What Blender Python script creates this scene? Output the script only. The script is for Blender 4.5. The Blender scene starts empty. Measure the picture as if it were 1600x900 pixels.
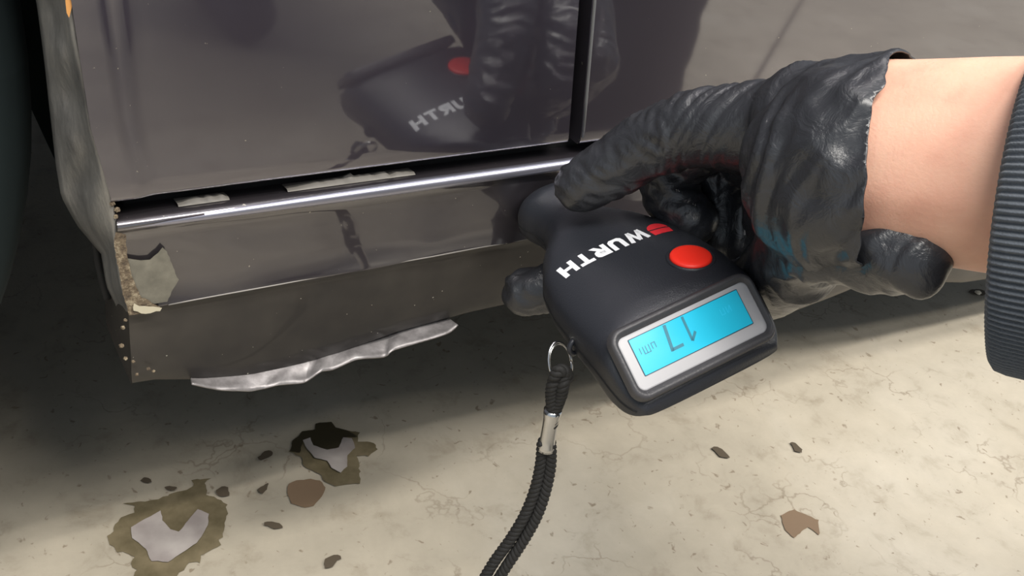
import bpy, bmesh, math, random
from mathutils import Vector, Matrix, noise
from mathutils.bvhtree import BVHTree
R = math.radians
random.seed(7)
S = bpy.context.scene
COL = S.collection

# ------------------------------------------------------------------ camera
CAM = Vector((0.0, -0.34, 0.47))
# columns: camera right, camera up, camera back (world axes x along car, y into car, z up)
r_ = Vector((0.8446735, -0.5111029, 0.1590612))
d_ = Vector((-0.1768832, -0.5469744, -0.8182490))
f_ = Vector((0.5052119, 0.6630180, -0.5524202))
cam_data = bpy.data.cameras.new('camera'); cam = bpy.data.objects.new('camera', cam_data); COL.objects.link(cam)
mw = Matrix((( r_.x, -d_.x, -f_.x, CAM.x), (r_.y, -d_.y, -f_.y, CAM.y), (r_.z, -d_.z, -f_.z, CAM.z), (0, 0, 0, 1)))
cam.matrix_world = mw
cam_data.sensor_width = 36; cam_data.lens = 36; cam_data.clip_start = 0.01
S.camera = cam

# ------------------------------------------------------------------ world, lights, exposure
S.view_settings.view_transform = 'Standard'; S.view_settings.look = 'None'
S.view_settings.gamma = 1; S.view_settings.use_curve_mapping = False
S.view_settings.exposure = 0.0
W = bpy.data.worlds.new('world'); S.world = W; W.use_nodes = True
W.node_tree.nodes['Background'].inputs[0].default_value = (0.80, 0.90, 1.0, 1)
W.node_tree.nodes['Background'].inputs[1].default_value = 0.62

def area_light(name, loc, sx, sy, power, col=(1, 0.955, 0.89)):
    l = bpy.data.lights.new(name, 'AREA'); l.shape = 'RECTANGLE'; l.size = sx; l.size_y = sy
    l.energy = power; l.color = col
    o = bpy.data.objects.new(name, l); COL.objects.link(o); o.location = loc
    dv = Vector((loc[0], 0, 0.2)) - Vector(loc)
    o.rotation_euler = dv.to_track_quat('-Z', 'Y').to_euler()
    return o
area_light('ceiling_and_fill_lamp', (1.65, -1.42, 2.6), 3.2, 0.06, 104)
area_light('ceiling_and_fill_lamp', (1.65, -2.00, 2.7), 3.2, 0.06, 38)
area_light('ceiling_and_fill_lamp', (-0.45, -0.85, 2.6), 1.5, 0.30, 62)  # added soft fill to brighten the gauge top, no real lamp there

# ------------------------------------------------------------------ construction helpers
def ray(px, py):
    return f_ * 1600 + r_ * (px - 800) + d_ * (py - 450)
def on_y(px, py, y=0.0):            # where a sight line meets the upright plane y
    v = ray(px, py); return CAM + v * ((y - CAM.y) / v.y)
def on_z(px, py, z=0.0):
    v = ray(px, py); return CAM + v * ((z - CAM.z) / v.z)
def Pc(px, py, z):
    return CAM + ray(px, py) * (z / 1600)

def mesh_from(name, verts, faces, smooth=True):
    m = bpy.data.meshes.new(name); m.from_pydata([tuple(v) for v in verts], [], faces); m.update()
    if smooth:
        m.polygons.foreach_set('use_smooth', [True] * len(m.polygons))
    return m
def obj(name, mesh, mat, parent=None, label=None):
    if isinstance(mesh, bmesh.types.BMesh):
        me = bpy.data.meshes.new(name); mesh.to_mesh(me); mesh.free(); mesh = me
    o = bpy.data.objects.new(name, mesh); COL.objects.link(o)
    if mat: 
        mesh.materials.clear(); mesh.materials.append(mat)
    if parent:
        o.parent = parent
        o.matrix_parent_inverse = Matrix.Translation(parent.location).inverted()
    if label: o['label'] = label
    return o
def thing(name, label, cat, loc, group=None):
    o = bpy.data.objects.new(name, None); COL.objects.link(o); o.location = loc
    o.empty_display_size = 0.02
    o['label'] = label; o['category'] = cat
    if group: o['group'] = group
    return o
def set_smooth(me, on=True):
    me.polygons.foreach_set('use_smooth', [on] * len(me.polygons))
def evaluated(o):
    dg = bpy.context.evaluated_depsgraph_get(); dg.update()
    e = o.evaluated_get(dg); me = bpy.data.meshes.new_from_object(e)
    return me
def loft(rings, close=True, cap=True):
    n = len(rings[0]); V = [p for r in rings for p in r]; F = []
    for i in range(len(rings) - 1):
        for j in range(n if close else n - 1):
            k = (j + 1) % n
            F.append((i*n + j, i*n + k, (i+1)*n + k, (i+1)*n + j))
    if cap and close:
        F.append(tuple(range(n - 1, -1, -1))); F.append(tuple((len(rings)-1)*n + j for j in range(n)))
    return V, F
def catmull(P, m=8):
    Q = [P[0]] + list(P) + [P[-1]]; out = []
    for i in range(1, len(Q) - 2):
        for k in range(m):
            t = k / m; p0, p1, p2, p3 = Q[i-1], Q[i], Q[i+1], Q[i+2]
            out.append(0.5 * ((2*p1) + (p2-p0)*t + (2*p0-5*p1+4*p2-p3)*t*t + (3*p1-p0-3*p2+p3)*t*t*t))
    out.append(P[-1]); return out
def frames(P):
    T = [(P[min(i+1, len(P)-1)] - P[max(i-1, 0)]).normalized() for i in range(len(P))]
    u = T[0].orthogonal().normalized(); out = []
    for t in T:
        u = (u - t * u.dot(t)).normalized(); out.append((u, t.cross(u).normalized()))
    return out
def tube_mesh(name, P, rad, n=12, closed_path=False):
    fr = frames(P); rings = []
    for i, p in enumerate(P):
        r = rad(i / (len(P)-1)) if callable(rad) else rad
        u, v = fr[i]
        rings.append([p + (u*math.cos(2*math.pi*k/n) + v*math.sin(2*math.pi*k/n))*r for k in range(n)])
    V, F = loft(rings); return mesh_from(name, V, F)
def interp(tab, x):
    if x <= tab[0][0]: return tab[0][1:]
    for a, b in zip(tab, tab[1:]):
        if x <= b[0]:
            s = (x - a[0]) / (b[0] - a[0]); s = s*s*(3-2*s)
            return tuple(a[i] + (b[i]-a[i])*s for i in range(1, len(a)))
    return tab[-1][1:]
def lin(tab, x):
    if x <= tab[0][0]: return tab[0][1]
    for a, b in zip(tab, tab[1:]):
        if x <= b[0]: return a[1] + (b[1]-a[1]) * (x-a[0]) / (b[0]-a[0])
    return tab[-1][1]

# ------------------------------------------------------------------ materials
def srgb(r, g, b):
    f = lambda c: (c/255)/12.92 if c/255 <= 0.04045 else ((c/255+0.055)/1.055)**2.4
    return (f(r), f(g), f(b), 1)
def mat(name, col, rough=0.5, metal=0.0, **kw):
    m = bpy.data.materials.new(name); m.use_nodes = True
    b = m.node_tree.nodes['Principled BSDF']
    b.inputs['Base Color'].default_value = col; b.inputs['Roughness'].default_value = rough
    b.inputs['Metallic'].default_value = metal
    for k, v in kw.items(): b.inputs[k.replace('_', ' ')].default_value = v
    return m
def N(m, t, **kw):
    n = m.node_tree.nodes.new(t)
    for k, v in kw.items():
        if hasattr(n, k): setattr(n, k, v)
        else: n.inputs[k.replace('_', ' ')].default_value = v
    return n
def L(m, a, b): m.node_tree.links.new(a, b)
def coords(m, scale=(1, 1, 1), which='Object'):
    tc = N(m, 'ShaderNodeTexCoord'); mp = N(m, 'ShaderNodeMapping'); mp.inputs['Scale'].default_value = scale
    L(m, tc.outputs[which], mp.inputs[0]); return mp.outputs[0]
def tex(m, vec, scale, detail=4, rough=0.5, dist=0):
    n = N(m, 'ShaderNodeTexNoise'); n.inputs['Scale'].default_value = scale; n.inputs['Detail'].default_value = detail
    n.inputs['Roughness'].default_value = rough; n.inputs['Distortion'].default_value = dist
    L(m, vec, n.inputs['Vector']); return n.outputs['Fac']
def ramp(m, fac, stops):
    n = N(m, 'ShaderNodeValToRGB'); cr = n.color_ramp
    cr.elements[0].position, cr.elements[0].color = stops[0][0], stops[0][1]
    cr.elements[1].position, cr.elements[1].color = stops[-1][0], stops[-1][1]
    for p, c in stops[1:-1]:
        e = cr.elements.new(p); e.color = c
    L(m, fac, n.inputs[0]); return n.outputs[0]
def g(v): return (v, v, v, 1)
def mixc(m, fac, a, b, mode='MIX'):
    n = N(m, 'ShaderNodeMix'); n.data_type = 'RGBA'; n.blend_type = mode
    for s, x in ((n.inputs[0], fac), (n.inputs[6], a), (n.inputs[7], b)):
        if hasattr(x, 'is_output'): L(m, x, s)
        else: s.default_value = x
    return n.outputs[2]
def bump(m, h, strength=0.3, dist=0.001, normal=None):
    n = N(m, 'ShaderNodeBump'); n.inputs['Strength'].default_value = strength; n.inputs['Distance'].default_value = dist
    L(m, h, n.inputs['Height'])
    if normal is not None: L(m, normal, n.inputs['Normal'])
    return n.outputs[0]
def bsdf(m): return m.node_tree.nodes['Principled BSDF']

# car paint: grey brown metallic with clear coat, dust film and specks
def paint(name, base, dirt=0.25, rough=0.4):
    m = mat(name, base, rough, 0.8, Coat_Weight=1.0, Coat_Roughness=0.02, Coat_IOR=2.35)
    v = coords(m)
    n1 = tex(m, v, 9, 5, 0.6)
    dust = ramp(m, n1, [(0.35, g(0)), (0.75, g(1))])
    sp = tex(m, v, 420, 2, 0.5); sp = ramp(m, sp, [(0.745, g(0)), (0.775, g(1))])
    md = N(m, 'ShaderNodeMath', operation='MULTIPLY'); L(m, dust, md.inputs[0]); md.inputs[1].default_value = dirt
    c = mixc(m, md.outputs[0], base, srgb(120, 112, 100))
    c = mixc(m, sp, c, srgb(190, 185, 172))
    L(m, c, bsdf(m).inputs['Base Color'])
    rr = N(m, 'ShaderNodeMapRange'); L(m, n1, rr.inputs[0]); rr.inputs[3].default_value = 0.02; rr.inputs[4].default_value = 0.06
    L(m, rr.outputs[0], bsdf(m).inputs['Coat Roughness'])
    return m
M_fender = paint('fender_paint', srgb(84, 79, 92), 0.08, 0.3)
M_door = paint('door_paint', srgb(88, 83, 94), 0.05, 0.3)
M_sill = paint('sill_paint', srgb(74, 70, 78), 0.22, 0.35)
M_lower = paint('dull_dark_sill', srgb(33, 30, 29), 0.30, 0.6)  # darker, duller tone for the lower sill face and end
bsdf(M_lower).inputs['Coat Weight'].default_value = 0.18; bsdf(M_lower).inputs['Coat IOR'].default_value = 1.5
bsdf(M_lower).inputs['Metallic'].default_value = 0.1
bsdf(M_sill).inputs['Coat Weight'].default_value = 0.8

M_black = mat('black_gap', srgb(10, 10, 11), 0.8)
M_plastic = mat('arch_liner_plastic', srgb(26, 36, 36), 0.75)
v = coords(M_plastic); L(M_plastic, ramp(M_plastic, tex(M_plastic, v, 30, 5), [(0.3, srgb(18, 34, 36)), (0.75, srgb(30, 50, 50))]), bsdf(M_plastic).inputs['Base Color'])
M_under = mat('underbody_black', srgb(74, 74, 70), 0.9)

M_flange = mat('bent_flange_metal', srgb(125, 122, 116), 0.42, 0.35, Specular_IOR_Level=0.6)
v = coords(M_flange, (1, 1, 0.35)); n1 = tex(M_flange, v, 60, 6, 0.65)
c = ramp(M_flange, n1, [(0.3, srgb(84, 83, 82)), (0.55, srgb(122, 120, 117)), (0.8, srgb(160, 155, 147))])
L(M_flange, c, bsdf(M_flange).inputs['Base Color'])
L(M_flange, bump(M_flange, n1, 0.6, 0.0015), bsdf(M_flange).inputs['Normal'])

M_rust = mat('rust', srgb(120, 80, 45), 0.9)
v = coords(M_rust); n1 = tex(M_rust, v, 350, 5, 0.7)
L(M_rust, ramp(M_rust, n1, [(0.3, srgb(58, 48, 40)), (0.5, srgb(104, 90, 72)), (0.7, srgb(160, 148, 124))]), bsdf(M_rust).inputs['Base Color'])
L(M_rust, bump(M_rust, n1, 0.9, 0.001), bsdf(M_rust).inputs['Normal'])
M_orange = mat('orange_rust', srgb(196, 140, 78), 0.8)
M_filler = mat('bare_primer', srgb(128, 122, 108), 0.6)
v = coords(M_filler); n1 = tex(M_filler, v, 120, 5, 0.6)
L(M_filler, ramp(M_filler, n1, [(0.3, srgb(88, 85, 76)), (0.7, srgb(118, 114, 102))]), bsdf(M_filler).inputs['Base Color'])
M_chrome = mat('bare_bright_metal', srgb(190, 190, 200), 0.46, 0.5)
v = coords(M_chrome, (1, 1, 1)); n1 = tex(M_chrome, v, 160, 4, 0.6)
L(M_chrome, bump(M_chrome, n1, 0.2, 0.001), bsdf(M_chrome).inputs['Normal'])
L(M_chrome, ramp(M_chrome, n1, [(0.35, srgb(122, 118, 118)), (0.72, srgb(158, 154, 154))]), bsdf(M_chrome).inputs['Base Color'])

# concrete
M_floor = mat('concrete', srgb(190, 176, 152), 0.55)
v = coords(M_floor)
big = tex(M_floor, v, 5, 6, 0.6, 0.4); mid = tex(M_floor, v, 34, 6, 0.65, 0.3); fine = tex(M_floor, v, 260, 4, 0.6)
c = ramp(M_floor, big, [(0.30, srgb(162, 154, 138)), (0.5, srgb(178, 169, 152)), (0.72, srgb(190, 182, 167))])
c2 = ramp(M_floor, mid, [(0.28, srgb(150, 138, 118)), (0.45, g(0.8)), (0.7, g(1.0))])
c = mixc(M_floor, 0.42, c, c2, 'MULTIPLY')
wv = N(M_floor, 'ShaderNodeVectorMath', operation='ADD')
nn = N(M_floor, 'ShaderNodeTexNoise'); nn.inputs['Scale'].default_value = 22; nn.inputs['Detail'].default_value = 5; L(M_floor, v, nn.inputs['Vector'])
sc = N(M_floor, 'ShaderNodeVectorMath', operation='SCALE'); L(M_floor, nn.outputs['Color'], sc.inputs[0]); sc.inputs['Scale'].default_value = 0.10
L(M_floor, v, wv.inputs[0]); L(M_floor, sc.outputs[0], wv.inputs[1])
vo = N(M_floor, 'ShaderNodeTexVoronoi', feature='DISTANCE_TO_EDGE'); vo.inputs['Scale'].default_value = 16; L(M_floor, wv.outputs[0], vo.inputs['Vector'])
crk = ramp(M_floor, vo.outputs['Distance'], [(0.0, g(1)), (0.022, g(0))])
msk = ramp(M_floor, tex(M_floor, v, 13, 3), [(0.5, g(0)), (0.62, g(0.55))])
mm = N(M_floor, 'ShaderNodeMath', operation='MULTIPLY'); L(M_floor, crk, mm.inputs[0]); L(M_floor, msk, mm.inputs[1])
c = mixc(M_floor, mm.outputs[0], c, srgb(116, 102, 84))
sp = ramp(M_floor, tex(M_floor, v, 150, 2, 0.6, 0.6), [(0.66, g(0)), (0.73, g(0.75))])
c = mixc(M_floor, sp, c, srgb(120, 106, 88))
L(M_floor, c, bsdf(M_floor).inputs['Base Color'])
L(M_floor, bump(M_floor, fine, 0.35, 0.0006), bsdf(M_floor).inputs['Normal'])

M_wet = mat('wet_concrete', srgb(112, 100, 78), 0.16, 0, Specular_IOR_Level=0.5)
v = coords(M_wet); n1 = tex(M_wet, v, 50, 5, 0.6)
L(M_wet, ramp(M_wet, n1, [(0.3, srgb(92, 84, 64)), (0.7, srgb(126, 115, 92))]), bsdf(M_wet).inputs['Base Color'])
M_wetdark = mat('soaked_concrete', srgb(56, 51, 38), 0.3)
M_damp = mat('damp_brown_concrete', srgb(122, 102, 82), 0.5)
M_milky = mat('milky_pale', srgb(178, 170, 164), 0.12)  # pale smooth tone for the patch inside each puddle
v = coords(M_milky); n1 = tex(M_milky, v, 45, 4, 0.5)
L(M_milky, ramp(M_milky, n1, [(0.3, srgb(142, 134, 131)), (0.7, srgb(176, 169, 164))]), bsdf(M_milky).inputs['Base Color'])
M_fleck = mat('dirt_fleck', srgb(78, 68, 54), 0.8)
M_pale = mat('pale_crumb', srgb(225, 215, 195), 0.7)

# gauge
M_gauge = mat('gauge_black_plastic', srgb(38, 40, 46), 0.42, 0, Specular_IOR_Level=0.5)
v = coords(M_gauge); n1 = tex(M_gauge, v, 1500, 2, 0.5)
L(M_gauge, bump(M_gauge, n1, 0.35, 0.0003), bsdf(M_gauge).inputs['Normal'])
M_rim = mat('gauge_rim_plastic', srgb(66, 65, 68), 0.42)
v = coords(M_rim); n1 = tex(M_rim, v, 1200, 3, 0.6); L(M_rim, bump(M_rim, n1, 0.5, 0.0003), bsdf(M_rim).inputs['Normal'])
M_whiteframe = mat('display_frame_white', srgb(176, 175, 178), 0.35)
M_lcd = mat('lcd_cyan', srgb(40, 186, 220), 0.2)
bsdf(M_lcd).inputs['Emission Color'].default_value = (0.02, 0.62, 0.86, 1); bsdf(M_lcd).inputs['Emission Strength'].default_value = 0.08
M_digit = mat('lcd_digit', srgb(24, 104, 124), 0.4)
bsdf(M_digit).inputs['Emission Color'].default_value = (0.02, 0.25, 0.35, 1); bsdf(M_digit).inputs['Emission Strength'].default_value = 0.25
M_faint = mat('lcd_faint', srgb(34, 170, 200), 0.4)
bsdf(M_faint).inputs['Emission Color'].default_value = (0.02, 0.45, 0.65, 1); bsdf(M_faint).inputs['Emission Strength'].default_value = 0.4
M_lcdedge = mat('lcd_edge', srgb(20, 60, 80), 0.5)
M_red = mat('red_button_rubber', srgb(255, 50, 34), 0.45)
M_redprint = mat('red_print', srgb(226, 48, 58), 0.5)
M_whiteprint = mat('white_print', srgb(236, 238, 242), 0.5)
M_steel = mat('steel', srgb(200, 200, 200), 0.18, 1.0)
M_cord = mat('black_cord', srgb(30, 29, 28), 0.75)
v = coords(M_cord); n1 = tex(M_cord, v, 900, 3, 0.6); L(M_cord, bump(M_cord, n1, 0.8, 0.0004), bsdf(M_cord).inputs['Normal'])

# person
M_glove = mat('black_nitrile', srgb(46, 47, 51), 0.33, 0, Specular_IOR_Level=0.6)
v = coords(M_glove); n1 = tex(M_glove, v, 110, 5, 0.6, 0.8); L(M_glove, bump(M_glove, n1, 0.6, 0.0015), bsdf(M_glove).inputs['Normal'])
M_skin = mat('skin', srgb(214, 160, 130), 0.5, 0, Subsurface_Weight=0.15, Subsurface_Scale=0.004)
bsdf(M_skin).inputs['Subsurface Radius'].default_value = (1, 0.35, 0.2)
v = coords(M_skin); n1 = tex(M_skin, v, 38, 4, 0.55); n2 = tex(M_skin, v, 700, 3, 0.6)
c = ramp(M_skin, n1, [(0.3, srgb(218, 160, 138)), (0.5, srgb(230, 178, 154)), (0.75, srgb(236, 190, 164))])
L(M_skin, c, bsdf(M_skin).inputs['Base Color'])
L(M_skin, bump(M_skin, n2, 0.25, 0.0006), bsdf(M_skin).inputs['Normal'])
M_knit = mat('dark_grey_knit', srgb(84, 90, 98), 0.85, 0, Sheen_Weight=0.2)
v = coords(M_knit); n1 = tex(M_knit, v, 1500, 3, 0.6); L(M_knit, bump(M_knit, n1, 0.8, 0.0005), bsdf(M_knit).inputs['Normal'])
M_jacket = mat('jacket_cloth', srgb(25, 26, 33), 0.9)

# ------------------------------------------------------------------ floor
bm = bmesh.new(); bmesh.ops.create_grid(bm, x_segments=8, y_segments=8, size=6)
bmesh.ops.translate(bm, verts=bm.verts, vec=(0, 0, 0)); fl = obj('floor', bm, M_floor); fl['kind'] = 'structure'

jd = (Vector((1.053, -.584, 0)) - Vector((1.342, -.80, 0))).normalized(); jn = Vector((-jd.y, jd.x, 0)) * 0.003
jp = [Vector((1.2, -.69, .0006)) + jd*q + jn*k for q, k in ((-2.5, -1), (.62, -1), (.62, 1), (-2.5, 1))]
jo = obj('floor_joint', mesh_from('floor_joint', jp, [(0, 1, 2, 3)], False), mat('joint_dark', srgb(70, 62, 52), 0.9)); jo['kind'] = 'structure'
def outline_sheet(name, pts, z, m, parent=None, thick=0.0004, jag=0.0):
    P = [Vector((p.x, p.y, 0)) for p in pts]
    # densify and roughen the outline
    Q = []
    n = len(P)
    for i in range(n):
        a, b = P[i], P[(i+1) % n]
        k = max(1, int((b-a).length / 0.0022))
        for j in range(k):
            q = a.lerp(b, j/k)
            if jag:
                nv = noise.noise_vector(q * 260) * jag + noise.noise_vector(q * 90 + Vector((5, 1, 2))) * jag
                q = q + Vector((nv.x, nv.y, 0))
            Q.append(q)
    bm = bmesh.new()
    vs = [bm.verts.new((q.x, q.y, z + thick)) for q in Q]
    f = bm.faces.new(vs)
    r = bmesh.ops.inset_region(bm, faces=[f], thickness=0.0008, depth=0.0)
    for v in bm.verts: v.co.z = z - 0.0001
    for v in f.verts: v.co.z = z + thick
    bm.normal_update()
    if f.normal.z < 0: bmesh.ops.reverse_faces(bm, faces=bm.faces[:])
    bmesh.ops.triangulate(bm, faces=[x for x in bm.faces if len(x.verts) > 4])
    return obj(name, bm, m, parent)
def zpx(pts): return [(140 + x*0.35, 620 + y*0.35) for x, y in pts]
def floor_pts(pts): return [on_z(x, y) for x, y in pts]
def centre(pts):
    c = sum(pts, Vector()) / len(pts); c.z = 0; return c

A_out = zpx([(75,630),(130,545),(200,520),(210,495),(160,475),(250,470),(340,440),(430,420),(460,390),(450,375),(550,365),(515,385),(520,440),(590,460),(620,540),(600,600),(570,650),(580,660),(500,710),(495,745),(440,745),(390,800),(370,880),(320,1000),(220,990),(180,850),(200,770),(175,745),(200,720),(130,690),(80,650)])
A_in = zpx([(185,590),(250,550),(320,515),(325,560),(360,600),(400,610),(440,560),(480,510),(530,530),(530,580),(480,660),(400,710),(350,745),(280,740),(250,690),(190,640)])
B_out = zpx([(890,250),(905,200),(950,160),(1010,150),(1010,125),(1080,120),(1100,145),(1150,160),(1205,165),(1200,205),(1270,205),(1285,240),(1250,270),(1200,270),(1195,320),(1210,355),(1205,385),(1100,405),(1050,385),(1030,350),(960,310),(940,270)])
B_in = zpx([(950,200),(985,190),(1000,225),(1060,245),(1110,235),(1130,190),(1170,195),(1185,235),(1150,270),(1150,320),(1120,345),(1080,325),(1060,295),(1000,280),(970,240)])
C_out = zpx([(880,430),(890,390),(925,376),(990,372),(1030,378),(1052,410),(1040,450),(1000,490),(960,497),(900,480)])
D_out = [(880 + x*0.45, 600 + y*0.45) for x, y in [(755,460),(800,435),(850,460),(885,475),(885,525),(850,500),(800,535),(770,510)]]
for lab, out, inn, m in (('larger wet brown puddle on the concrete with a milky patch inside, nearest the bottom left', A_out, A_in, M_wet),
                         ('smaller dark jagged puddle with a milky patch at the edge of the car shadow', B_out, B_in, M_wet)):
    po = floor_pts(out); t = thing('puddle', lab, 'puddle', centre(po))
    outline_sheet('wet_patch', po, 0.0003, m, t, jag=0.0018)
    if out is B_out: outline_sheet('dark_patch', floor_pts(zpx([(905,200),(950,160),(1010,150),(1010,125),(1080,120),(1100,145),(1150,160),(1200,185),(1130,190),(1110,235),(1060,245),(1000,225),(985,190),(950,200),(940,260),(895,250)])), 0.0008, M_wetdark, t, jag=0.0012)
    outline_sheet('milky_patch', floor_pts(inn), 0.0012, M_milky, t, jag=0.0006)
po = floor_pts(C_out); o = outline_sheet('damp_spot', po, 0.0003, M_damp, jag=0.0006)
o['label'] = 'small round brown damp spot on the concrete between the two puddles'; o['category'] = 'stain'
po = floor_pts(D_out); o = outline_sheet('stain', po, 0.0003, M_damp, jag=0.001)
o['label'] = 'small grey brown stain alone on the bright concrete at the lower right'; o['category'] = 'stain'
fl_px = [(415,713,14,5,-28,'narrow dark dirt fleck left of the smaller puddle, at the shadow edge'),
         (348,770,9,7,10,'dark dirt fleck just right of the larger puddle top'),
         (412,766,9,4,-40,'thin dirt fleck between the larger puddle and the damp spot'),
         (425,823,14,5,5,'flat dark dirt fleck right of the larger puddle'),
         (228,752,9,4,0,'small dirt fleck above the larger puddle, leftmost'),
         (268,764,12,4,-5,'long dirt fleck touching the top of the larger puddle'),
         (518,880,13,7,-30,'angled brown dirt fleck near the bottom edge, left of the cord'),
         (1125,709,15,5,35,'short dark fleck on bright concrete below the gauge display'),
         (1244,702,11,5,40,'dark grey fleck on bright concrete, right of a like one below the gauge'),
         (1528,458,16,4,6,'dark fleck in the car shadow below the wrist')]
for px, py, ln, wd, ang, lab in fl_px:
    pts = []
    for k in range(14):
        th = 2*math.pi*k/14; rr = 1 + 0.35*noise.noise(Vector((k*1.7, px, py)))
        x = ln*math.cos(th)*rr; y = wd*math.sin(th)*rr; a_ = R(ang)
        pts.append(on_z(px + x*math.cos(a_) - y*math.sin(a_), py + x*math.sin(a_) + y*math.cos(a_)))
    o = outline_sheet('dirt_fleck', pts, 0.0004, M_fleck, thick=0.001, jag=0.0016)
    o['label'] = lab; o['category'] = 'debris'; o['group'] = 'dark dirt flecks on the concrete floor'
bm = bmesh.new(); bmesh.ops.create_icosphere(bm, subdivisions=2, radius=0.0030)
for vv in bm.verts: vv.co += noise.noise_vector(vv.co*700)*0.0012; vv.co.z *= 0.6
p = on_z(1527, 460); bmesh.ops.translate(bm, verts=bm.verts, vec=p + Vector((0, 0, 0.0022)))
o = obj('crumb', bm, M_pale); o['label'] = 'tiny pale crumb lying on the dark fleck below the wrist'; o['category'] = 'debris'

# ------------------------------------------------------------------ car
def lathe_disc():
    TC = Vector((-0.240, 0, 0.300)); rings = []
    for y, r in [(0.030, 0.218), (0.024, 0.210), (0.030, 0.200), (0.045, 0.185), (0.038, 0.09), (0.034, 0.06), (0.030, 0.03), (0.030, 0.0005)]:
        rings.append([TC + Vector((r*math.cos(2*math.pi*k/48), y, r*math.sin(2*math.pi*k/48))) for k in range(48)])
    Vv, F = loft(rings, cap=False); obj('wheel_disc', mesh_from('wheel_disc', Vv, F), mat('wheel_disc', srgb(90, 92, 95), 0.4, 0.7), car)
car = thing('car', 'dark grey car seen close at its lower front fender, door edge and scuffed sill', 'car', (0.5, 0.4, 0))
def edge_x(z):      # rear edge of the wheel opening on the fender face
    return lin([(0.150, 0.079), (0.176, 0.0745), (0.216, 0.0745), (0.246, 0.071), (0.2576, 0.0718), (0.2603, 0.072), (0.2965, 0.0655), (0.342, 0.0625), (0.42, 0.050), (0.50, 0.020), (0.58, -0.05), (0.64, -0.16), (0.68, -0.30)], z)
def side_y(z):      # body side: upright near the sill, swelling a little outward, then in again
    if z < 0.36: return 0.0
    s = (z - 0.36) / 0.40
    return -0.030 * (s*s*(3-2*s)) if s < 1 else -0.030 + (s-1)**2 * 0.25
def gap_l(z): return 0.2738 + (z-0.2753) * (0.2649-0.2738) / 0.0593
def gap_r(z): return gap_l(z) + 0.0070
def panel(name, xl, xr, z0, z1, nx, nz, m, hem=0.010, bottom_round=0.003):
    zs = [z0 + (z1-z0) * (k/nz) for k in range(nz+1)]
    V = []; F = []
    for z in zs:
        a_, b_ = xl(z), xr(z)
        row = [Vector((a_ + 0.0004, side_y(z)+hem, z))]
        for i in range(nx+1):
            x = a_ + (b_-a_)*(i/nx)**1.6
            lipo = 0.0012*max(0.0, min(1.0, (0.016-(x-a_))/0.006)) if name == 'fender' else 0
            row.append(Vector((x, side_y(z) - lipo, z)))
        row.append(Vector((b_ - 0.0004, side_y(z)+hem, z)))
        V.append(row)
    # rounded bottom edge turning inward
    x0row = V[0]
    extra = []
    for th in (90, 60, 30):
        extra.append([Vector((q.x, q.y + bottom_round*(1-math.cos(R(th))), q.z - bottom_round*math.sin(R(th)))) for q in x0row])
    inner = [Vector((q.x, q.y + hem + 0.004, q.z)) for q in extra[0]]
    rows = [inner] + extra + V
    n = len(rows[0]); vs = [p for r in rows for p in r]
    for i in range(len(rows)-1):
        for j in range(n-1): F.append((i*n+j, i*n+j+1, (i+1)*n+j+1, (i+1)*n+j))
    me = mesh_from(name, vs, F)
    o = obj(name, me, m, car)
    md = o.modifiers.new('edge', 'EDGE_SPLIT'); md.split_angle = R(50)
    return o
panel('fender', edge_x, gap_l, 0.2680, 0.78, 40, 90, M_fender)
panel('front_door', gap_r, lambda z: 1.45, 0.2665, 0.78, 50, 60, M_door)
# upper body beyond the frame, so the car throws its own shade
V = []; prof = [(-0.01, 0.78), (0.06, 0.92), (0.25, 0.98), (0.9, 1.02), (1.5, 0.95)]
rows = [[Vector((x, y + side_y(0.78)+0.01, z)) for x in (-0.9, 0.0, 0.8, 1.45)] for y, z in prof]
Vv, F = loft(rows, close=False, cap=False); o = obj('bonnet', mesh_from('bonnet', Vv, F), M_fender, car)
# dark strip behind the door gap and the rocker top
def box(name, x0, x1, y0, y1, z0, z1, m, parent=car):
    bm = bmesh.new(); bmesh.ops.create_cube(bm, size=1)
    for v in bm.verts:
        v.co = Vector(((x0+x1)/2 + v.co.x*(x1-x0), (y0+y1)/2 + v.co.y*(y1-y0), (z0+z1)/2 + v.co.z*(z1-z0)))
    return obj(name, bm, m, parent)
box('door_gap_seal', 0.20, 0.315, 0.014, 0.03, 0.262, 0.78, M_black)
box('rocker_backing', 0.078, 1.45, 0.0125, 0.03, 0.2525, 0.29, M_black)
box('underbody', 0.105, 1.45, 0.05, 1.6, 0.225, 0.25, M_under)
# thin bright edge of the door skin beside the gap
P = [Vector((gap_r(z) + 0.0012, side_y(z) - 0.0001, z)) for z in [0.268 + k*0.02 for k in range(24)]]
obj('door_edge_trim', tube_mesh('door_edge_trim', P, 0.0007, 8), mat('worn_edge', srgb(120, 122, 124), 0.35, 0.5), car)

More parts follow.
